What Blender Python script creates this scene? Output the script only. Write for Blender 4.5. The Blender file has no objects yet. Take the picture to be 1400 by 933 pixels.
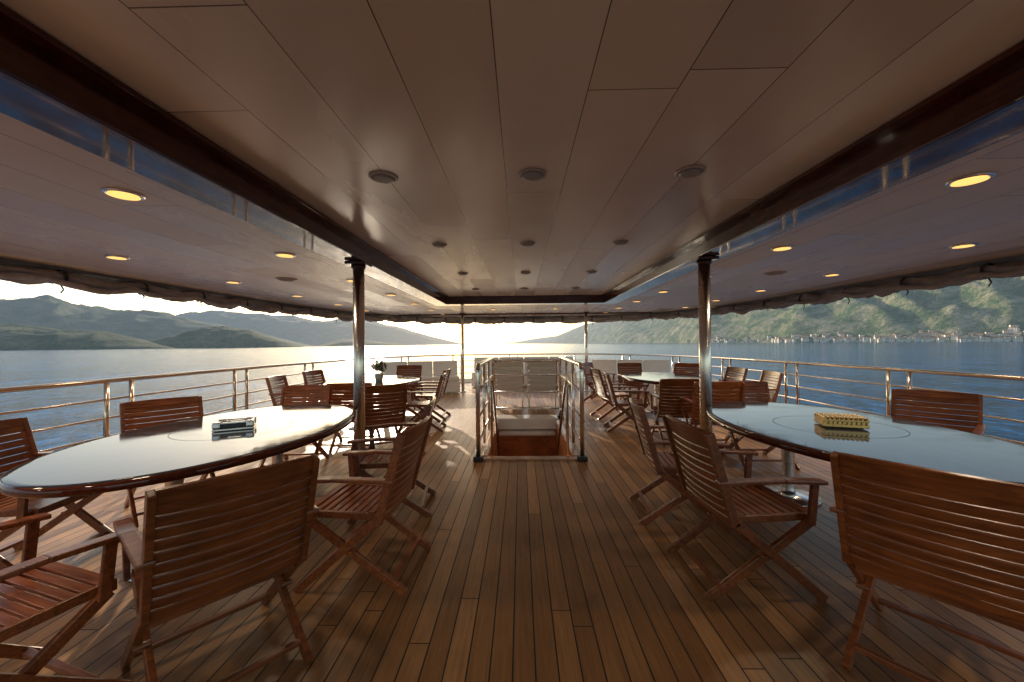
import bpy, bmesh, math, random
from mathutils import Vector, Matrix, noise
random.seed(7)
S=bpy.context.scene
S.view_settings.view_transform='Standard'
try: S.view_settings.look='None'
except Exception: pass
S.view_settings.exposure=0
CX=-0.1; F=544.0; EYE=1.4; SEA=-4.5
AZ=math.radians(-21); EL=math.radians(14.5)
SUN=Vector((math.sin(AZ)*math.cos(EL),math.cos(AZ)*math.cos(EL),math.sin(EL)))
RB=-2.4   # rear end of canopy

# ------------------------------------------------------------ node helpers
class NT:
    def __init__(s,name):
        s.m=bpy.data.materials.new(name); s.m.use_nodes=True
        s.t=s.m.node_tree; s.n=s.t.nodes; s.l=s.t.links
        s.b=s.n['Principled BSDF']; s.out=s.n['Material Output']
    def new(s,t,**k):
        n=s.n.new(t)
        for a,v in k.items(): setattr(n,a,v)
        return n
    def put(s,sock,v):
        if v is None: return
        if isinstance(v,bpy.types.NodeSocket): s.l.new(v,sock)
        else: sock.default_value=v
    def math(s,op,a,b=None,c=None,clamp=False):
        n=s.new('ShaderNodeMath',operation=op); n.use_clamp=clamp
        s.put(n.inputs[0],a); s.put(n.inputs[1],b); s.put(n.inputs[2],c)
        return n.outputs[0]
    def mix(s,f,a,b,mode='MIX'):
        n=s.new('ShaderNodeMix',data_type='RGBA',blend_type=mode)
        s.put(n.inputs[0],f); s.put(n.inputs[6],a if isinstance(a,bpy.types.NodeSocket) else (*a[:3],1)); s.put(n.inputs[7],b if isinstance(b,bpy.types.NodeSocket) else (*b[:3],1))
        return n.outputs[2]
    def ramp(s,f,stops):
        n=s.new('ShaderNodeValToRGB'); s.put(n.inputs[0],f)
        e=n.color_ramp.elements
        while len(e)<len(stops): e.new(.5)
        for i,(p,c) in enumerate(stops):
            e[i].position=p; e[i].color=(*c[:3],1) if hasattr(c,'__len__') else (c,c,c,1)
        return n.outputs[0]
    def coord(s,kind='Object',scale=(1,1,1),loc=(0,0,0)):
        n=s.new('ShaderNodeTexCoord'); m=s.new('ShaderNodeMapping')
        m.inputs['Scale'].default_value=scale; m.inputs['Location'].default_value=loc
        s.l.new(n.outputs[kind],m.inputs[0]); return m.outputs[0]
    def noise(s,vec,scale,detail=4,rough=.5,dist=0):
        n=s.new('ShaderNodeTexNoise'); s.put(n.inputs['Vector'],vec)
        n.inputs['Scale'].default_value=scale; n.inputs['Detail'].default_value=detail
        n.inputs['Roughness'].default_value=rough; n.inputs['Distortion'].default_value=dist
        return n.outputs[0]
    def bump(s,h,strength=.3,dist=.01,normal=None):
        n=s.new('ShaderNodeBump'); n.inputs['Strength'].default_value=strength
        n.inputs['Distance'].default_value=dist; s.put(n.inputs['Height'],h)
        if normal is not None: s.put(n.inputs['Normal'],normal)
        return n.outputs[0]
    def set(s,**k):
        for a,v in k.items():
            a=a.replace('_',' ')
            if a=='Base Color' and not isinstance(v,bpy.types.NodeSocket): v=(*v[:3],1)
            s.put(s.b.inputs[a],v)
        return s

def simple(name,col,rough=.5,metal=0,var=.12,nscale=6,bump=.0,coat=0,ior=1.5):
    t=NT(name); c=t.coord()
    n=t.noise(c,nscale,3,.6)
    d=tuple(x*(1-var) for x in col); l=tuple(min(1,x*(1+var)) for x in col)
    t.set(Base_Color=t.mix(n,d,l),Metallic=metal,IOR=ior,Coat_Weight=coat)
    t.set(Roughness=t.math('MULTIPLY_ADD',n,rough*.5,rough*.75))
    if bump: t.set(Normal=t.bump(t.noise(c,nscale*8,4),bump,.003))
    return t.m

def planks(t,width,length,gap,gaplen,center=0.0,warp=0):
    tc=t.new('ShaderNodeTexCoord'); sp=t.new('ShaderNodeSeparateXYZ'); t.l.new(tc.outputs['Object'],sp.inputs[0])
    x=t.math('ADD',sp.outputs[0],center+50*width); y=t.math('ADD',sp.outputs[1],50)
    u=t.math('DIVIDE',x,width); row=t.math('FLOOR',u); fu=t.math('FRACT',u)
    wn=t.new('ShaderNodeTexWhiteNoise',noise_dimensions='1D'); t.l.new(row,wn.inputs['W'])
    v=t.math('DIVIDE',t.math('ADD',y,t.math('MULTIPLY',wn.outputs[0],length)),length)
    seg=t.math('FLOOR',v); fv=t.math('FRACT',v)
    cb=t.new('ShaderNodeCombineXYZ'); t.l.new(row,cb.inputs[0]); t.l.new(seg,cb.inputs[1])
    w2=t.new('ShaderNodeTexWhiteNoise',noise_dimensions='2D'); t.l.new(cb.outputs[0],w2.inputs['Vector'])
    du=t.math('MULTIPLY',t.math('SUBTRACT',.5,t.math('ABSOLUTE',t.math('SUBTRACT',fu,.5))),width)
    dv=t.math('MULTIPLY',t.math('SUBTRACT',.5,t.math('ABSOLUTE',t.math('SUBTRACT',fv,.5))),length)
    m=t.math('MAXIMUM',t.math('LESS_THAN',du,gap),t.math('LESS_THAN',dv,gaplen))
    return m,w2.outputs[0],tc.outputs['Object'],sp

# ------------------------------------------------------------ materials
def deck_mat():
    t=NT('teak_deck'); m,r,o,sp=planks(t,.098,3.1,.0034,.003,center=.049)
    c=t.coord(scale=(30,1.2,1)); g=t.noise(c,2.2,5,.65)
    base=t.ramp(r,[(0,(.34,.165,.058)),(.5,(.47,.235,.085)),(1,(.62,.33,.135))])
    grain=t.ramp(g,[(.25,.58),(.75,1.15)])
    col=t.mix(1,base,grain,'MULTIPLY')
    big=t.ramp(t.noise(t.coord(),.9,4,.6),[(.3,.76),(.75,1.1)])
    col=t.mix(1,col,big,'MULTIPLY')
    stain=t.ramp(t.noise(t.coord(scale=(1,.6,1)),5,5,.7),[(.34,.82),(.46,1.0)])
    col=t.mix(1,col,stain,'MULTIPLY')
    col=t.mix(m,col,(.010,.008,.007))
    rg=t.math('MULTIPLY_ADD',g,.25,.27); rg=t.math('ADD',rg,t.math('MULTIPLY',m,.2))
    h=t.math('SUBTRACT',t.math('MULTIPLY',g,.25),m)
    t.set(Base_Color=col,Roughness=rg,Normal=t.bump(h,.5,.003)); return t.m
def ceil_mat(name,center=0,ior=1.7,r0=.13,warm=0):
    t=NT(name); m,r,o,sp=planks(t,.37,2.9,.0022,.0025,center=center)
    k=(1,1-.03*warm,1-.11*warm)
    C=lambda c: tuple(a*b for a,b in zip(c,k))
    base=t.ramp(r,[(0,C((.78,.71,.63))),(.35,C((.91,.845,.76))),(1,C((.95,.90,.82)))])
    n=t.noise(t.coord(),1.4,4,.6)
    col=t.mix(1,base,t.ramp(n,[(.3,.93),(.7,1.03)]),'MULTIPLY')
    col=t.mix(m,col,(.10,.06,.045))
    rg=t.math('MULTIPLY_ADD',r,.14,r0)
    rg=t.math('MULTIPLY_ADD',t.noise(t.coord(scale=(3,.6,1)),2,4),.12,rg)
    h=t.math('SUBTRACT',t.math('MULTIPLY',t.noise(t.coord(scale=(1,.5,1)),1.7,2),2.0),m)
    t.set(Base_Color=col,Roughness=rg,Normal=t.bump(h,.35,.004),IOR=ior); return t.m
def wood_mat(name,dark,light,rough=.3,sc=(2.5,28,28),coat=.3,rnd=True,bump=.15):
    t=NT(name); c=t.coord(scale=sc)
    g=t.noise(c,1.6,5,.65,.6)
    col=t.ramp(g,[(.28,dark),(.72,light)])
    big=t.ramp(t.noise(t.coord(),5,3),[(.3,.70),(.7,1.2)])
    col=t.mix(1,col,big,'MULTIPLY')
    if rnd:
        oi=t.new('ShaderNodeObjectInfo'); col=t.mix(1,col,t.ramp(oi.outputs['Random'],[(0,(.70,.66,.64)),(1,(1.2,1.12,1.05))]),'MULTIPLY')
    t.set(Base_Color=col,Roughness=t.math('MULTIPLY_ADD',g,.2*(1 if bump else .2),rough),Coat_Weight=coat,Coat_Roughness=.15 if bump else .03)
    if bump: t.set(Normal=t.bump(g,bump,.002))
    return t.m
def haze_nodes(t,shader,L,col=(.52,.64,.76),warm=(1.0,.94,.85)):  # painted aerial haze: emission mixed in with distance, warmer and brighter sunward
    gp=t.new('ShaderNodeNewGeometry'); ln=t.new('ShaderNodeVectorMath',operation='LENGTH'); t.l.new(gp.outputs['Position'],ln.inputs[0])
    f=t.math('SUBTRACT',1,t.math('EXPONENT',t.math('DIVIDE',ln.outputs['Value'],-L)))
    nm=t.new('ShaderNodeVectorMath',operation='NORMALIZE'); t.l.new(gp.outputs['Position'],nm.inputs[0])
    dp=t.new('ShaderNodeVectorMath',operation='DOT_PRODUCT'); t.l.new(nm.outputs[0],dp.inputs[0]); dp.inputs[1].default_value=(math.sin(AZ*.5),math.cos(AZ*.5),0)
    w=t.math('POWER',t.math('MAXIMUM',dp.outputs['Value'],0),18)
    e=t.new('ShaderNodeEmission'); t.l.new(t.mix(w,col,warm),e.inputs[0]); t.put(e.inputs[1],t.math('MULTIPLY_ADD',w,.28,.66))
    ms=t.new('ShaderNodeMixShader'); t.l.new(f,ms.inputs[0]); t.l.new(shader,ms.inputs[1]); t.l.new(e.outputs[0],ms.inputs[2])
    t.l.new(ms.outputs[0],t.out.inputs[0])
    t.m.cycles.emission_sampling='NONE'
def sea_mat():
    t=NT('sea_water')
    a=t.noise(t.coord(scale=(.75,.5,1)),1.0,5,.66)
    b=t.noise(t.coord(scale=(.10,.06,1)),1.0,3,.6)
    c=t.noise(t.coord(scale=(.006,.0015,1)),1.0,3,.6)
    h=t.math('ADD',t.math('MULTIPLY',a,.6),t.math('MULTIPLY',b,1.4))
    col=t.mix(t.ramp(c,[(.4,0),(.65,1)]),(.009,.075,.175),(.018,.112,.24))
    rip=t.ramp(t.math('MULTIPLY_ADD',b,.35,t.math('MULTIPLY',a,.65)),[(.40,.22),(.50,.85),(.60,2.2)])  # light crests and dark troughs of the ripples painted into the water colour
    col=t.mix(1,col,rip,'MULTIPLY')
    t.set(Base_Color=col,Roughness=.10,IOR=1.33,Normal=t.bump(h,.65,.6)); t.b.inputs['Specular IOR Level'].default_value=.055
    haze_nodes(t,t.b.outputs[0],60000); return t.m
def hill_mat(name,L=7000,rocky=.5,k=1.0):
    t=NT(name)
    n=t.noise(t.coord(scale=(1,1,1.5)),.012,6,.7); n2=t.noise(t.coord(),.09,4,.75)
    v=t.math('ADD',t.math('MULTIPLY',n,.6),t.math('MULTIPLY',n2,.4))
    S_=lambda c: tuple(x*k for x in c)
    col=t.ramp(v,[(.38,S_((.020,.040,.014))),(.47,S_((.055,.085,.030))),(.53+.08*(1-rocky),S_((.15,.145,.075))),(.66+.1*(1-rocky),S_((.34,.29,.21)))])
    t.set(Base_Color=col,Roughness=.95,Normal=t.bump(n2,.8,6)); t.b.inputs['Specular IOR Level'].default_value=.1
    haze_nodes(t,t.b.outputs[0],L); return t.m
M={}
M['deck']=deck_mat()
M['ceil']=ceil_mat('ceiling_panels',.185)
M['ceilw']=ceil_mat('side_ceiling_panels',.05,1.42,.16,1)
M['teak']=wood_mat('chair_teak',(.11,.026,.007),(.38,.115,.030),.25)
M['mahog']=wood_mat('mahogany_trim',(.05,.010,.005),(.15,.032,.012),.05,sc=(20,1.5,20),coat=.2,rnd=False,bump=0)
M['steel']=simple('stainless_steel',(.90,.88,.85),.26,1,.06,9)
M['rail']=simple('polished_rail',(.72,.60,.48),.2,1,.08,9)
M['dark']=simple('dark_fitting',(.02,.018,.016),.4)
M['white']=simple('white_gelcoat',(.84,.83,.80),.25)
M['cush']=simple('white_cushion',(.82,.80,.76),.8,0,.08,3,.3)
M['canvas']=simple('grey_canvas',(.40,.38,.355),.85,0,.5,7,.8)
M['strap']=simple('black_strap',(.03,.03,.032),.6)
M['brass']=simple('brass',(.60,.40,.16),.28,1,.2,20)
M['glassd']=simple('black_glass',(.02,.02,.022),.05)
M['grille']=simple('grey_grille',(.62,.57,.51),.4)
M['leaf']=simple('leaf_green',(.05,.10,.03),.5,0,.4,20)
M['petal']=simple('pale_petals',(.7,.5,.5),.6)
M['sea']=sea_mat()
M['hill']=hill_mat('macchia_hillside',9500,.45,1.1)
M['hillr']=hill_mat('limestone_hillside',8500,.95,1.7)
def table_mat():
    t=NT('varnished_table'); g=t.noise(t.coord(scale=(14,1.2,1)),1.5,5,.6,.4)
    col=t.ramp(g,[(.3,(.035,.042,.058)),(.7,(.065,.068,.086))])
    smear=t.ramp(t.noise(t.coord(scale=(1,2,1)),2.6,5,.65),[(.35,.03),(.7,.12)])
    t.set(Base_Color=col,Roughness=smear,IOR=1.27,
      Normal=t.bump(t.noise(t.coord(),2.2,2),.12,.004)); return t.m
M['table']=table_mat()
def emis(name,col,s):
    t=NT(name); n=t.noise(t.coord(),8,2)
    t.set(Base_Color=(.8,.7,.5)); t.put(t.b.inputs['Emission Color'],t.mix(n,col,tuple(min(1,c*1.15) for c in col))); t.b.inputs['Emission Strength'].default_value=s
    t.m.cycles.emission_sampling='NONE'; return t.m
M['lamp']=emis('warm_downlight',(1,.50,.13),1.5)
M['wallh']=simple('village_wall',(.90,.83,.70),.9,0,.1,.05)
M['roofh']=simple('terracotta_roof',(.40,.24,.16),.9,0,.25,.05)

# ------------------------------------------------------------ mesh helpers
def obj(name,bm,mats,parent=None,smooth=False,loc=None,rotz=0):
    me=bpy.data.meshes.new(name); bm.normal_update(); bm.to_mesh(me); bm.free()
    for m in (mats if isinstance(mats,(list,tuple)) else [mats]): me.materials.append(m)
    if smooth:
        for p in me.polygons: p.use_smooth=True
    o=bpy.data.objects.new(name,me); S.collection.objects.link(o)
    if loc is not None: o.location=loc
    o.rotation_euler[2]=rotz
    if parent: o.parent=parent
    return o
def empty(name,loc=(0,0,0)):
    o=bpy.data.objects.new(name,None); S.collection.objects.link(o); o.location=loc; o.empty_display_size=.2; return o
def box(bm,c,s,bev=0,mat=0,rot=None):
    r=bmesh.ops.create_cube(bm,size=1); vs=r['verts']
    bmesh.ops.scale(bm,vec=s,verts=vs)
    if bev:
        es=list({e for v in vs for e in v.link_edges})
        rb=bmesh.ops.bevel(bm,geom=es,offset=bev,segments=2,affect='EDGES',profile=.6)
        vs=list({v for f in rb['faces'] for v in f.verts})
    fs={f for v in vs for f in v.link_faces}
    for f in fs: f.material_index=mat
    if rot is not None: bmesh.ops.transform(bm,matrix=rot,verts=vs)
    bmesh.ops.translate(bm,vec=c,verts=vs); return vs
def bar(bm,p0,p1,w,t,side=Vector((1,0,0)),bev=.004,mat=0):
    p0=Vector(p0);p1=Vector(p1); d=(p1-p0); L=d.length; d.normalize()
    s=(side-d*side.dot(d)).normalized(); n=d.cross(s)
    R=Matrix((s,n,d)).transposed().to_4x4()
    return box(bm,(p0+p1)/2,(w,t,L),bev,mat,R)
def tube(bm,pts,r,seg=8,mat=0,rf=None,cap=True,smooth=True):
    pts=[Vector(p) for p in pts]; rings=[]
    n=len(pts)
    for i,p in enumerate(pts):
        d=(pts[min(i+1,n-1)]-pts[max(i-1,0)]).normalized()
        up=Vector((0,0,1)) if abs(d.z)<.9 else Vector((0,1,0))
        a=d.cross(up).normalized(); b=a.cross(d).normalized()
        ring=[]
        for k in range(seg):
            th=2*math.pi*k/seg; rr=r if rf is None else r*rf(i,k)
            ring.append(bm.verts.new(p+a*math.cos(th)*rr+b*math.sin(th)*rr))
        rings.append(ring)
    for i in range(n-1):
        for k in range(seg):
            f=bm.faces.new((rings[i][k],rings[i][(k+1)%seg],rings[i+1][(k+1)%seg],rings[i+1][k])); f.material_index=mat; f.smooth=smooth
    if cap:
        f=bm.faces.new(rings[0][::-1]); f.material_index=mat
        f=bm.faces.new(rings[-1]); f.material_index=mat
def lathe(bm,prof,c=(0,0,0),seg=32,mat=0,sx=1,sy=1,smooth=True,off=None):
    rings=[]
    for r,z in prof:
        ring=[]
        for k in range(seg):
            th=2*math.pi*k/seg
            if off is None: x,y=r*sx*math.cos(th),r*sy*math.sin(th)
            else: x,y=(sx+r)*math.cos(th),(sy+r)*math.sin(th)
            ring.append(bm.verts.new((c[0]+x,c[1]+y,c[2]+z)))
        rings.append(ring)
    for i in range(len(rings)-1):
        for k in range(seg):
            f=bm.faces.new((rings[i][k],rings[i][(k+1)%seg],rings[i+1][(k+1)%seg],rings[i+1][k])); f.material_index=mat; f.smooth=smooth
    a=bm.faces.new(rings[0][::-1]); b=bm.faces.new(rings[-1]); a.material_index=b.material_index=mat

# ------------------------------------------------------------ plan shapes
def plan(w,y0,ln,n,back=-8,steps=60):
    pts=[]
    y=back
    while y<y0-.3: pts.append((-w,y)); y+=.6
    for i in range(steps+1):
        th=math.pi-math.pi*i/steps
        c,s=math.cos(th),math.sin(th)
        pts.append((math.copysign(abs(c)**(2/n),c)*w, y0+abs(s)**(2/n)*ln))
    l=[p for p in pts if p[1]<y0-.3]
    pts+= [(-x,y) for x,y in l[::-1]]
    return pts
def halfw(w,y0,ln,n,y):
    if y<=y0: return w
    q=1-((y-y0)/ln)**n
    return w*max(q,0)**(1/n)
DK=(5.0,5.5,9.3,3.0); RF=(5.25,4.0,9.2,3.4)
def resample(pts,step):
    P=[Vector((p[0],p[1],0)) for p in pts]; out=[P[0]]; acc=0
    for a,b in zip(P,P[1:]):
        d=(b-a).length
        while acc+d>=step:
            t=(step-acc)/d; a=a.lerp(b,t); out.append(a.copy()); d=(b-a).length; acc=0
        acc+=d
    return out

# ------------------------------------------------------------ deck
HY0,HY1,HX=4.9,7.3,.52
bm=bmesh.new()
ys=[-8,-4,-2,0,2,4,HY0,6,HY1,8,9,10,11,12,12.8,13.4,13.9,14.3,14.55,14.7,14.78]
for a,b in zip(ys,ys[1:]):
    wa,wb=halfw(*DK,a)+.12,halfw(*DK,b)+.12
    cols=[(-wa,-wb),(-HX,-HX),(HX,HX),(wa,wb)]
    for i in range(3):
        if i==1 and a>=HY0 and b<=HY1: continue
        (x0,x1),(x2,x3)=cols[i],cols[i+1]
        bm.faces.new([bm.verts.new(v) for v in ((x0,a,0),(x2,a,0),(x3,b,0),(x1,b,0))])
deck=obj('teak_deck',bm,M['deck'])
bm=bmesh.new()
pp=plan(DK[0]+.12,DK[1],DK[2]+.12,DK[3])
def ribbon(bm,pts,prof,mat=0):
    rings=[]
    n=len(pts)
    for i,p in enumerate(pts):
        a=Vector((*pts[max(i-1,0)],0)); b=Vector((*pts[min(i+1,n-1)],0)); d=(b-a).normalized(); o=Vector((-d.y,d.x,0))
        rings.append([bm.verts.new(Vector((p[0],p[1],0))+o*q[0]+Vector((0,0,q[1]))) for q in prof])
    for i in range(n-1):
        for k in range(len(prof)-1):
            f=bm.faces.new((rings[i][k],rings[i+1][k],rings[i+1][k+1],rings[i][k+1])); f.material_index=mat
ribbon(bm,pp,[(-.10,-.01),(-.10,.13),(.02,.13),(.02,-.4),(.10,-.42),(.10,-.6),(.0,-.62),(-.3,-5)])
hull=obj('ship_hull',bm,M['white'])
bm=bmesh.new(); ribbon(bm,pp,[(-.10,.006),(-.32,.006)]); obj('covering_board',bm,M['mahog'])

rail=empty('guard_rail')
bm=bmesh.new(); rp=[(p[0],p[1]) for p in plan(DK[0],DK[1],DK[2],DK[3])]
dense=resample(rp,.25)
for z,r in ((1.0,.027),(.78,.014),(.56,.014),(.34,.014)):
    tube(bm,[(p.x,p.y,z) for p in dense],r,10)
obj('rail_tubes',bm,M['rail'],rail)
bm=bmesh.new(); st=resample(rp,.30)
for i,p in enumerate(st):
    if i%7 in (0,1):
        tube(bm,[(p.x,p.y,.12),(p.x,p.y,.99)],.026,10)
        lathe(bm,[(.05,0),(.05,.012),(.03,.02)],(p.x,p.y,.13),16)
obj('stanchions',bm,M['rail'],rail)

# ------------------------------------------------------------ roof
BX0,BX1=1.72,2.02; ZC=2.44; ZW=2.30; YR=8.7
roof=empty('deck_canopy')
bm=bmesh.new()
f=bm.faces.new([bm.verts.new(v) for v in ((-BX0,RB,ZC),(-BX0,YR,ZC),(BX0,YR,ZC),(BX0,RB,ZC))])
obj('centre_ceiling',bm,M['ceil'],roof)
bm=bmesh.new()
ys=[RB,0,2,4,5,6,7,8,YR,9.3,10,10.7,11.4,12,12.4,12.8,13,13.1,13.18]
for a,b in zip(ys,ys[1:]):
    wa,wb=halfw(*RF,a),halfw(*RF,b)
    xi=BX1-.01 if b<=YR else .0
    for s in (-1,1):
        bm.faces.new([bm.verts.new(v) for v in ((s*xi,a,ZW),(s*xi,b,ZW),(s*wb,b,ZW),(s*wa,a,ZW))])
obj('side_ceiling',bm,M['ceilw'],roof)
bm=bmesh.new()
for a,b in zip(ys,ys[1:]):
    wa,wb=halfw(*RF,a)+.03,halfw(*RF,b)+.03
    bm.faces.new([bm.verts.new(v) for v in ((-wa,a,2.62),(wa,a,2.62),(wb,b,2.62),(-wb,b,2.62))])
rpl=plan(RF[0],RF[1],RF[2],RF[3],back=RB)
ribbon(bm,rpl,[(-.02,2.262),(.03,2.262),(.05,2.62)])
box(bm,(0,RB-.03,2.44),(10.6,.05,.40),.005)
obj('roof_shell',bm,M['white'],roof)
bm=bmesh.new()
for s in (-1,1):
    box(bm,(s*(BX0+BX1)/2,(YR+RB)/2,2.38),(BX1-BX0,YR-RB-.01,.22),.008)
box(bm,(0,YR+.15,2.382),(2*BX1,.297,.22),.008)
for s in (-1,1): box(bm,(s*(BX0-.035),(YR+RB)/2,ZC-.014),(.066,YR-RB-.04,.024),.004)
box(bm,(0,YR-.035,ZC-.015),(2*BX0-.14,.066,.024),.004)
box(bm,(0,11.9,2.285),(7.6,.12,.05),.006)
obj('mahogany_beams',bm,M['mahog'],roof)

# rolled side curtain
cur=empty('rolled_canvas_curtain')
cp=resample(plan(RF[0]-.03,RF[1],RF[2]-.03,RF[3],back=RB),.06)
NS=16
bm=bmesh.new()
def rf(i,k): 
    pinch=math.cos(i*2*math.pi/NS)
    tw=k*.45+i*.12
    return 1.05+.75*noise.fractal(Vector((i*.13,math.cos(tw)*1.5,math.sin(tw)*1.5)),1,2,5)-.30*max(0,pinch)**8
tube(bm,[(p.x+.02*noise.noise(Vector((i*.11,9,0))),p.y,2.19-.045*abs(math.sin(i*math.pi/NS))+.04*noise.noise(Vector((i*.09,0,0)))) for i,p in enumerate(cp)],.07,16,rf=rf)
obj('canvas_roll',bm,M['canvas'],cur)
bm=bmesh.new()
ribbon(bm,[(p.x*1.0,p.y) for p in cp],[(.05,2.30),(.055,2.20)])
def rf2(i,k): return 1+.8*noise.noise(Vector((i*.25,k*.9,5)))
tube(bm,[(p.x*.985,p.y-.03,2.15-.06*abs(math.sin(i*math.pi/NS+.6))*(1+.7*noise.noise(Vector((i*.04,7,0))))+.05*noise.noise(Vector((i*.12,3,0)))) for i,p in enumerate(cp)],.030,8,rf=rf2)
obj('canvas_folds',bm,M['canvas'],cur)
bm=bmesh.new()
for i,p in enumerate(cp):
    if i%NS==0:
        d=(cp[min(i+1,len(cp)-1)]-cp[max(i-1,0)]).normalized()
        o=Vector((-d.y,d.x,0)); c=Vector((p.x,p.y,2.18)); ring=[c+o*math.cos(a)*.075+Vector((0,0,math.sin(a)*.085)) for a in [2*math.pi*q/12 for q in range(13)]]
        for a,b in zip(ring,ring[1:]): bar(bm,a,b,.035,.004,side=d,bev=0)
        L=random.uniform(.03,.14); q=c-Vector((0,0,.08)); m=q+Vector((d.x*.03,d.y*.03,-L*.6))
        bar(bm,q,m,.016,.004,side=d,bev=0); bar(bm,m,m+Vector((-d.x*.03,-d.y*.03,-L*.5)),.014,.004,side=d,bev=0)
obj('straps',bm,M['strap'],cur)

# ------------------------------------------------------------ posts
def post(x,y,r,top):
    e=empty('steel_post',(x,y,0)); bm=bmesh.new()
    tube(bm,[(0,0,0),(0,0,top)],r,28)
    lathe(bm,[(r*1.9,0.001),(r*1.9,.012),(r*1.2,.03)],seg=28)
    obj('column',bm,M['steel'],e)
    bm=bmesh.new(); box(bm,(0,0,top-.012),(r*3.6,r*3.6,.03),.005); lathe(bm,[(r*1.06,top-.07),(r*1.25,top-.05),(r*1.25,top-.028)],seg=24)
    obj('wood_cap',bm,M['mahog'],e)
for s in (-1,1):
    post(s*1.80,4.15,.058,2.262); post(s*1.8,11.6,.045,2.30)

# ------------------------------------------------------------ ceiling fittings
def spot(e,y):
    l=bpy.data.lights.new('bulb','SPOT'); l.energy=40 if y<7 else 14; l.spot_size=math.radians(150); l.spot_blend=1; l.shadow_soft_size=.09; l.color=(1,.76,.52)
    o=bpy.data.objects.new('bulb',l); S.collection.objects.link(o); o.parent=e; o.location=(0,0,-.03)
def downlight(x,y,z,r,lit,name):
    e=empty(name,(x,y,z)); bm=bmesh.new()
    lathe(bm,[(r,-.001),(r,-.008),(r*.84,-.014),(r*.80,-.006)],seg=28,mat=0)
    obj('rim',bm,M['steel'] if lit else M['grille'],e)
    bm=bmesh.new()
    if lit:
        lathe(bm,[(r*.78,-.0155),(r*.5,-.018)],seg=24); obj('lens',bm,M['lamp'],e)
        spot(e,y)
    else:
        lathe(bm,[(r*.79,-.0155),(r*.4,-.02)],seg=24)
        for k in range(-4,5):
            w=math.sqrt(max(.01,.6-(k/5)**2))*r; box(bm,(0,k*r*.15,-.022),(w*1.7,.004,.003))
        obj('grille',bm,M['grille'],e)
for k in range(4):
    for j,x in enumerate((-.94,-.02,.94)): downlight(x,2.44+1.69*k,ZC,.078 if k else .088,False,'ceiling_speaker' if k==0 else 'ceiling_vent')
for s in (-1,1):
    for k in range(-1,7):
        y=2.28+1.6*k
        for x in (2.42,4.12):
            if x<halfw(*RF,y)-.4: downlight(s*x,y,ZW,.095,True,'ceiling_downlight')
    downlight(s*3.25,5.3,ZW,.13,False,'ceiling_speaker')
    downlight(s*.8,10.3,ZW,.09,True,'ceiling_downlight')

# ------------------------------------------------------------ stair hatch
h=empty('companionway_stairs')
bm=bmesh.new()
D=2.4
for s in (-1,1): box(bm,(s*(HX+.012),(HY0+HY1)/2,-D/2-.004),(.024,HY1-HY0,D))
box(bm,(0,HY1+.02,-D/2-.06),(2*HX+.05,.04,D))
box(bm,(0,HY0-.02,-D/2-.004),(2*HX+.05,.04,D))
obj('well_panelling',bm,wood_mat('stairwell_wood',(.60,.23,.075),(.82,.38,.14),.25,sc=(3,20,20),coat=.1,rnd=False),h)
bm=bmesh.new()
box(bm,(0,HY1+.10,-.055),(2*HX+.10,.40,.20),.02)
box(bm,(0,HY1-.14,-.20),(2*HX-.04,.28,.05),.01)
obj('white_sill',bm,M['white'],h)
bm=bmesh.new()
for s in (-1,1): box(bm,(s*(HX+.03),(HY0+HY1)/2-.06,.008),(.075,HY1-HY0-.14,.03),.006)
box(bm,(0,HY0-.05,.006),(2*HX+.14,.12,.02),.005)
obj('hatch_coaming',bm,wood_mat('coaming_wood',(.36,.18,.08),(.6,.33,.17),.2,sc=(3,20,20),rnd=False),h)
bm=bmesh.new()
for i in range(8):
    box(bm,(0,HY0+.16+i*.235,-.24*(i+1)),(2*HX-.02,.26,.035),.006)
obj('treads',bm,wood_mat('tread_wood',(.36,.16,.07),(.6,.3,.14),.3,sc=(3,20,20),rnd=False),h)
hr=empty('hatch_railing')
bm=bmesh.new(); RX=.62; RH=1.14; r=.027
for s in (-1,1):
    x=s*RX
    pts=[(x,HY0-.14,.03),(x,HY0-.14,RH-.10)]
    for q in range(1,7):
        a=q/6*math.pi/2; pts.append((x,HY0-.14+.10*(1-math.cos(a)),RH-.10+.10*math.sin(a)))
    pts+=[(x,HY1-.08,RH)]
    for q in range(1,7):
        a=q/6*math.pi/2; pts.append((x,HY1-.08+.18*math.sin(a),RH-.18*(1-math.cos(a))))
    pts.append((x,HY1+.10,.02)); tube(bm,pts,r,12)
    for z in (.82,.5,.2): tube(bm,[(x,HY0-.14,z),(x,HY1+.1,z)],.015,8)
    for y in (HY0+.65,HY0+1.45): tube(bm,[(x,y,.02),(x,y,RH)],.02,10)
    tube(bm,[(s*.47,HY0+.06,.02),(s*.47,HY0+.06,.86),(s*.47,HY0+.12,.92),(s*.47,HY0+.24,.88),(s*.47,HY1-.4,-.9)],.018,10)
for z in (RH-.06,.82,.5,.2): tube(bm,[(-RX,HY1+.1,z),(RX,HY1+.1,z)],.018 if z<1 else r,10)
obj('rail_frame',bm,M['steel'],hr)
bm=bmesh.new()
for s in (-1,1):
    for y in (HY0-.14,HY1+.1): box(bm,(s*RX,y,.03),(.12,.10,.058),.012)
obj('foot_blocks',bm,M['dark'],hr)

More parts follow.
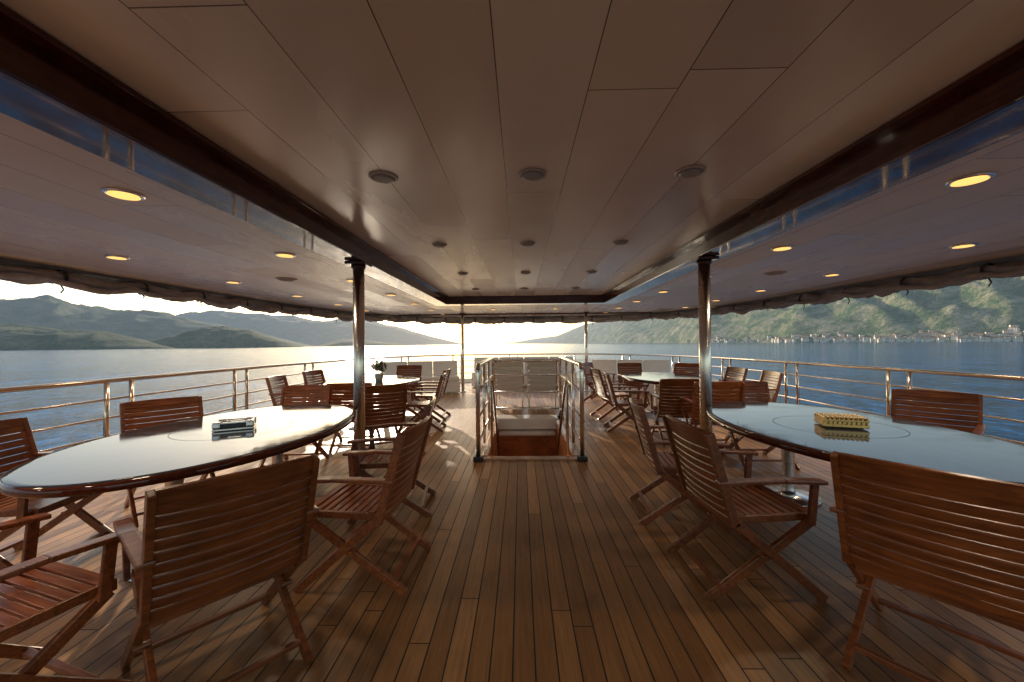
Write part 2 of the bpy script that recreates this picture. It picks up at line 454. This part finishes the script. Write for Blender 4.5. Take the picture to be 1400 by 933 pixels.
# ------------------------------------------------------------ chair
def chair_mesh():
    bm=bmesh.new(); W=.275
    X=Vector((1,0,0))
    tz,ty=.90,-.335; by,bz=-.20,.40
    for s in (-1,1):
        x=s*W
        bar(bm,(x,ty-.004,tz),(x,by,bz),.026,.048,X)
        bar(bm,(x,by+.002,bz+.02),(x,.285,.0),.026,.046,X)
        bar(bm,(x-s*.029,.245,.415),(x-s*.029,-.345,.0),.026,.046,X)
        bar(bm,(x-s*.055,by+.01,.415),(x-s*.055,.25,.425),.022,.04,X)
        bar(bm,(x,.215,.40),(x+s*.004,.235,.625),.022,.04,X)
        bar(bm,(x+s*.008,-.30,.640),(x+s*.014,.05,.648),.056,.022,X,.007)
        bar(bm,(x+s*.014,.046,.648),(x+s*.006,.285,.632),.062,.022,X,.007)
        bmesh.ops.create_cone(bm,cap_ends=True,segments=12,radius1=.013,radius2=.013,depth=.05,matrix=Matrix.Translation((x-s*.014,-.045,.232))@Matrix.Rotation(math.pi/2,4,'Y'))
    def slat(t,hh,th,curve,arch=0):
        c=Vector((0,ty+(by-ty)*(1-t),bz+(tz-bz)*t)); d=Vector((0,by-ty,bz-tz)).normalized(); n=Vector((0,1,0)); n=(n-d*n.dot(d)).normalized()
        N=8; rings=[]
        for i in range(N+1):
            u=-1+2*i/N; x=u*(W-.012); o=-n*curve*(1-u*u); a=arch*(1-u*u)
            p=c+Vector((x,0,0))+o
            up=-d
            q=[p+up*(hh/2+a)+n*th/2*.6, p+up*(hh/2+a-.004)+n*th/2, p-up*(hh/2-.004)+n*th/2,p-up*hh/2+n*th/2*.6, p-up*hh/2-n*th/2*.6, p-up*(hh/2-.004)-n*th/2,p+up*(hh/2+a-.004)-n*th/2,p+up*(hh/2+a)-n*th/2*.6]
            rings.append([bm.verts.new(v) for v in q])
        for i in range(N):
            for k in range(8):
                bm.faces.new((rings[i][k],rings[i][(k+1)%8],rings[i+1][(k+1)%8],rings[i+1][k]))
        bm.faces.new(rings[0][::-1]); bm.faces.new(rings[-1])
    slat(.955,.06,.024,.022,.010)
    n=9
    for i in range(n): slat(.125+.74*i/(n-1),.043,.014,.022)
    slat(.03,.045,.02,.012)
    ns=10
    for i in range(ns):
        y=-.185+.425*i/(ns-1); z=.440-.012*math.sin(math.pi*i/(ns-1))
        box(bm,(0,y,z),(2*W-.10,.038,.014),.004)
    box(bm,(0,.262,.425),(2*W-.06,.022,.045),.005)
    box(bm,(0,.205,.075),(2*W-.02,.03,.022),.004); box(bm,(0,-.27,.07),(2*W-.08,.03,.022),.004)
    box(bm,(0,-.15,.36),(2*W-.03,.024,.03),.004)
    me=bpy.data.meshes.new('folding_chair'); bmesh.ops.recalc_face_normals(bm,faces=bm.faces); bm.to_mesh(me); bm.free(); me.materials.append(M['teak']); return me
CM=chair_mesh()
def chair(x,y,fx,fy,j=.0):
    o=bpy.data.objects.new('folding_teak_chair',CM); S.collection.objects.link(o)
    o.location=(x+CX,y,.002); o.rotation_euler[2]=math.atan2(-fx,fy)+j
    s=1+random.uniform(-.012,.012); o.scale=(s,s,s)
chair(-1.36,1.76,-.78,.62)
chair(-.99,2.50,-1,.06)
chair(-1.12,3.42,-1,-.15)
chair(-3.05,3.42,.8,-.6)
chair(-2.62,4.55,.1,-1)
chair(-3.15,2.50,1,.12)
chair(-1.98,1.42,.30,.95)
chair(1.80,1.74,.80,.58)
chair(1.33,2.46,1,.06)
chair(1.28,3.30,1,-.12)
chair(3.6,3.60,-.75,-.6)
chair(2.75,4.70,-.05,-1)
chair(-1.62,6.55,-1,-.1); chair(-1.75,7.6,-1,0); chair(-2.3,5.5,-.15,1); chair(-1.85,5.1,-.5,.8)
chair(-3.7,6.5,1,.1); chair(-3.7,7.6,1,-.1); chair(-2.6,8.9,0,-1)
chair(1.72,6.5,1,-.1); chair(1.72,7.55,1,.1); chair(2.2,5.75,.1,1); chair(2.45,5.25,.1,1)
chair(3.75,6.6,-1,.1); chair(3.75,7.6,-1,-.1); chair(2.6,9.3,0,-1); chair(3.6,8.9,-.6,-.8)
chair(1.9,9.6,.8,-.5)

# ------------------------------------------------------------ tables
def table(x,y,a,b):
    e=empty('oval_dining_table',(x+CX,y,0))
    bm=bmesh.new(); prof=[(-.03,.700),(-.006,.702),(0,.712),(.002,.728),(-.003,.742),(-.012,.7485)]
    lathe(bm,prof,(0,0,0),96,1,sx=a,sy=b,off=1)
    lathe(bm,[(-.0125,.7485),(-.016,.7505),(-.05,.7508)],(0,0,0),96,0,sx=a,sy=b,off=1)
    obj('table_top',bm,[M['table'],M['mahog']],e)
    bm=bmesh.new(); N=72
    for k in range(N):
        t0,t1=2*math.pi*k/N,2*math.pi*(k+1)/N
        bm.faces.new([bm.verts.new((rr*math.cos(t),rr*math.sin(t),.7518)) for rr,t in ((.40,t0),(.404,t0),(.404,t1),(.40,t1))])
    obj('turntable_joint',bm,M['dark'],e)
    bm=bmesh.new()
    for s in (-1,1):
        lathe(bm,[(.055,.03),(.05,.1),(.05,.62),(.09,.70)],(0,s*b*.42,0),24)
        lathe(bm,[(.24,.004),(.24,.014),(.06,.035)],(0,s*b*.42,0),32)
    obj('pedestals',bm,M['steel'],e)
    bm=bmesh.new(); box(bm,(0,0,.675),(a*.9,b*1.3,.045),.006); obj('underframe',bm,M['mahog'],e)
table(-2.26,3.1,.79,1.31); table(2.40,3.1,.78,1.31)
table(-2.68,7.2,.78,1.2); table(2.75,7.6,.78,1.25)
def ashtray(x,y,kind,rz):
    e=empty('glass_ashtray' if kind else 'brass_ashtray',(x+CX,y,.752)); e.rotation_euler[2]=rz
    bm=bmesh.new()
    if kind:
        box(bm,(0,0,.010),(.27,.21,.016),.004)
        for sx in (-1,1):
            for sy in (-1,1):
                box(bm,(sx*.108,sy*.08,.043),(.055,.05,.05),.012)
                bar(bm,(sx*.09,sy*.065,.06),(sx*.045,sy*.03,.045),.022,.03,Vector((0,0,1)),.004)
        for sy in (-1,1): box(bm,(0,sy*.088,.058),(.16,.018,.012),.003)
        for sx in (-1,1): box(bm,(sx*.118,0,.058),(.018,.11,.012),.003)
        obj('frame',bm,M['steel'],e)
        bm=bmesh.new(); box(bm,(0,0,.034),(.20,.145,.035),.006); obj('bowl',bm,M['glassd'],e)
    else:
        for k in range(10): 
            box(bm,(-.126+k*.028,0,.045),(.016,.21,.078),.006)
        box(bm,(0,0,.035),(.25,.19,.055),.004)
        for sy in (-1,1):
            box(bm,(0,sy*.108,.022),(.27,.012,.022),.003); box(bm,(0,sy*.108,.060),(.27,.012,.014),.003)
        obj('ribbed_body',bm,M['brass'],e)
ashtray(-2.26,3.1,True,.5); ashtray(2.42,3.08,False,-.35)
e=empty('potted_flowers',(-2.55+CX,7.1,.752)); bm=bmesh.new(); lathe(bm,[(.06,0),(.085,.13),(.09,.14),(.07,.14)],seg=20); obj('pot',bm,M['white'],e)
bm=bmesh.new()
for i in range(260):
    v=Vector((random.gauss(0,1),random.gauss(0,1),random.gauss(0,1))).normalized()*random.uniform(.04,.14); c=v+Vector((0,0,.25))
    m=1 if random.random()<.25 else 0; sz=.028
    a=Vector((random.random()-.5,random.random()-.5,random.random()-.5)).normalized(); b=a.orthogonal().normalized()
    f=bm.faces.new([bm.verts.new(c+q) for q in (a*sz,b*sz*.5,-a*sz,-b*sz*.5)]); f.material_index=m
obj('foliage',bm,[M['leaf'],M['petal']],e)

# ------------------------------------------------------------ loungers and sofas
def sofa(name,x,y,w,rz,hb=.85,n=3):
    e=empty(name,(x,y,0)); e.rotation_euler[2]=rz
    bm=bmesh.new(); box(bm,(0,0,.19),(w,.8,.30),.02); obj('plinth',bm,M['white'],e)
    bm=bmesh.new(); cw=w/n
    for i in range(n):
        cx=-w/2+cw*(i+.5)
        box(bm,(cx,-.04,.405),(cw-.015,.72,.13),.035)
        R=Matrix.Rotation(-.18,4,'X'); box(bm,(cx,.34,.40+(hb-.36)/2),(cw-.015,.14,hb-.36),.04,0,R)
    obj('cushions',bm,M['cush'],e,smooth=False)
sofa('stern_sofa',-3.0,11.4,2.2,.25,.86,3)
sofa('stern_sofa',3.0,11.4,2.2,-.25,.86,3)
sofa('stern_sofa',0,13.2,3.4,0,.9,4)
def lounger(x,y,rz):
    e=empty('deck_lounger',(x,y,0)); e.rotation_euler[2]=rz
    bm=bmesh.new()
    for i in range(6):
        z=.40+i*.105; box(bm,(0,-.30+.0-(z-.4)*.28,z+.05),(.60,.09,.10),.028,0,Matrix.Rotation(.27,4,'X'))
    for i in range(6): box(bm,(0,-.2+i*.2,.36),(.60,.195,.09),.028)
    obj('mattress',bm,M['cush'],e)
    bm=bmesh.new()
    for s in (-1,1):
        bar(bm,(s*.29,-.30,.30),(s*.29,1.0,.30),.03,.05); bar(bm,(s*.31,-.28,.30),(s*.31,-.52,1.02),.025,.04)
        for yy in (-.25,.95): bar(bm,(s*.29,yy,0),(s*.29,yy,.29),.035,.035)
    obj('frame',bm,M['steel'],e)
lounger(-.36,9.1,0); lounger(.36,9.1,0)

# ------------------------------------------------------------ sea
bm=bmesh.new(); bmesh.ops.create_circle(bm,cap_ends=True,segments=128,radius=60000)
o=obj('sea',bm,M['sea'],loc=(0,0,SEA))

# ------------------------------------------------------------ hills
def interp(tab,u):
    for a,b in zip(tab,tab[1:]):
        if a[0]<=u<=b[0]:
            t=(u-a[0])/(b[0]-a[0])
            return [a[i]+(b[i]-a[i])*t for i in range(len(a))]
    return list(tab[-1] if u>tab[-1][0] else tab[0])
def terrain_h(tab,u,v,seed,deep,rg):
    bx,hp,Y=interp(tab,u)
    tan=(bx-712)/F; Yr=Y*(1+(deep-1)*v); x=tan*Yr; y=Yr
    ridge=rg
    k=v/ridge if v<ridge else max(0,1-(v-ridge)/(1.25-ridge))
    k=math.sin(min(k,1)*math.pi/2)**.9 if v<ridge else k
    H=hp/F*Y*(1+(deep-1)*ridge)
    sc=1/(Y*.16)
    nz=noise.fractal(Vector((x*sc,y*sc,seed)),.9,2.1,7)
    rd=1-abs(noise.noise(Vector((x*sc*1.5,y*sc*1.5,seed+9))))*2
    z=H*k*(1+.16*nz)+H*.16*rd*math.sin(min(1,k)*math.pi)+(.02*H*nz*k)
    return Vector((x,y,SEA-2+(2.2 if v>0 else 0)*min(1,v*30)+max(z,0)))
def hill(name,tab,mat,seed,deep=1.5,rg=.62,nu=220,nv=44):
    bm=bmesh.new(); g=[]
    u0,u1=tab[0][0],tab[-1][0]
    for i in range(nu+1):
        u=u0+(u1-u0)*i/nu
        g.append([bm.verts.new(terrain_h(tab,u,j/nv,seed,deep,rg)) for j in range(nv+1)])
    for i in range(nu):
        for j in range(nv): bm.faces.new((g[i][j],g[i+1][j],g[i+1][j+1],g[i][j+1])).smooth=True
    return obj(name,bm,mat)
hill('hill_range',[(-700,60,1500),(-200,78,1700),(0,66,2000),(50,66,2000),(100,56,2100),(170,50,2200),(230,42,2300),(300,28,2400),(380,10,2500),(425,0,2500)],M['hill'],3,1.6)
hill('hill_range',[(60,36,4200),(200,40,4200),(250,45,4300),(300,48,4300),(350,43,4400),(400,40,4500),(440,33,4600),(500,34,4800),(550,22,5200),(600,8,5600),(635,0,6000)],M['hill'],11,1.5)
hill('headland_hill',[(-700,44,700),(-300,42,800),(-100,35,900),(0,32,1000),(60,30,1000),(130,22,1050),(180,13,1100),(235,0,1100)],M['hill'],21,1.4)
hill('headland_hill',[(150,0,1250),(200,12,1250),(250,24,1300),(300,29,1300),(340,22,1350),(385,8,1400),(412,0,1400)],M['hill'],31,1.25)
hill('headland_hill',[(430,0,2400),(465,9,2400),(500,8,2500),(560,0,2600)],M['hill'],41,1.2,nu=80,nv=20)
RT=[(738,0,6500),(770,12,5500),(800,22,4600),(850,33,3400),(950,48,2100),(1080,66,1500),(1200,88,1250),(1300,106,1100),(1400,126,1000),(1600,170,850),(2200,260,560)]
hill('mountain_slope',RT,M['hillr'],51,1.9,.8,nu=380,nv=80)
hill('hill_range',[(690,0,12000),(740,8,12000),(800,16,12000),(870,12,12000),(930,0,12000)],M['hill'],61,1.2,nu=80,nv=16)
bm=bmesh.new()
def house(p,w,d,hh,rz):
    R=Matrix.Translation(p)@Matrix.Rotation(rz,4,'Z')
    q=[(-w/2,-d/2),(w/2,-d/2),(w/2,d/2),(-w/2,d/2)]
    lo=[bm.verts.new(R@Vector((a,b,-6))) for a,b in q]; hi=[bm.verts.new(R@Vector((a,b,hh))) for a,b in q]
    for k in range(4): bm.faces.new((lo[k],lo[(k+1)%4],hi[(k+1)%4],hi[k])).material_index=0
    ov=1.06; e=[bm.verts.new(R@Vector((a*ov,b*ov,hh+.02))) for a,b in q]
    r0=bm.verts.new(R@Vector((-w/2*ov,0,hh+d*.2))); r1=bm.verts.new(R@Vector((w/2*ov,0,hh+d*.2)))
    for f in ((e[0],e[1],r1,r0),(e[2],e[3],r0,r1),(e[1],e[2],r1),(e[3],e[0],r0)): bm.faces.new(f).material_index=1
    for fl in range(int(hh//3)):
        for k in range(3):
            x=-w/2+w*(k+.5)/3
            bm.faces.new([bm.verts.new(R@Vector(v)) for v in ((x-.5,-d/2-.04,1+fl*3),(x+.5,-d/2-.04,1+fl*3),(x+.5,-d/2-.04,2.3+fl*3),(x-.5,-d/2-.04,2.3+fl*3))]).material_index=2
for i in range(230):
    u=random.choice((random.gauss(1310,60),random.uniform(950,1480),random.gauss(1120,70)))
    if u<930: continue
    v=.003+abs(random.gauss(0,.010)); p=terrain_h(RT,u,v,51,1.9,.8)
    house(p,random.uniform(9,16),random.uniform(7,10),random.choice((5,6,7.5,9)),math.atan2(p.y,p.x)-math.pi/2+random.uniform(-.5,.5))
obj('distant_village',bm,[M['wallh'],M['roofh'],M['dark']])

# ------------------------------------------------------------ world, sun, camera
w=bpy.data.worlds.new('World'); S.world=w; w.use_nodes=True; nt=w.node_tree
sk=nt.nodes.new('ShaderNodeTexSky'); sk.sky_type='NISHITA'; sk.sun_disc=False
sk.sun_elevation=EL; sk.sun_rotation=AZ%(2*math.pi); sk.air_density=1.0; sk.dust_density=1.1; sk.ozone_density=1.0
bg=nt.nodes['Background']; bg.inputs[1].default_value=.19; nt.links.new(sk.outputs[0],bg.inputs[0])
l=bpy.data.lights.new('sun','SUN'); l.energy=5; l.angle=math.radians(.6); l.color=(1,.84,.64)
o=bpy.data.objects.new('sun',l); S.collection.objects.link(o); o.rotation_euler=SUN.to_track_quat('Z','Y').to_euler()
c=bpy.data.cameras.new('camera'); c.lens=14; c.sensor_width=36; c.clip_start=.05; c.clip_end=150000
o=bpy.data.objects.new('camera',c); S.collection.objects.link(o)
R=Matrix.Rotation(math.radians(1.26),4,'Z')@Matrix.Rotation(math.radians(90.37),4,'X')@Matrix.Rotation(math.radians(-.5),4,'Z')
o.matrix_world=Matrix.Translation((CX,0,EYE))@R
S.camera=o
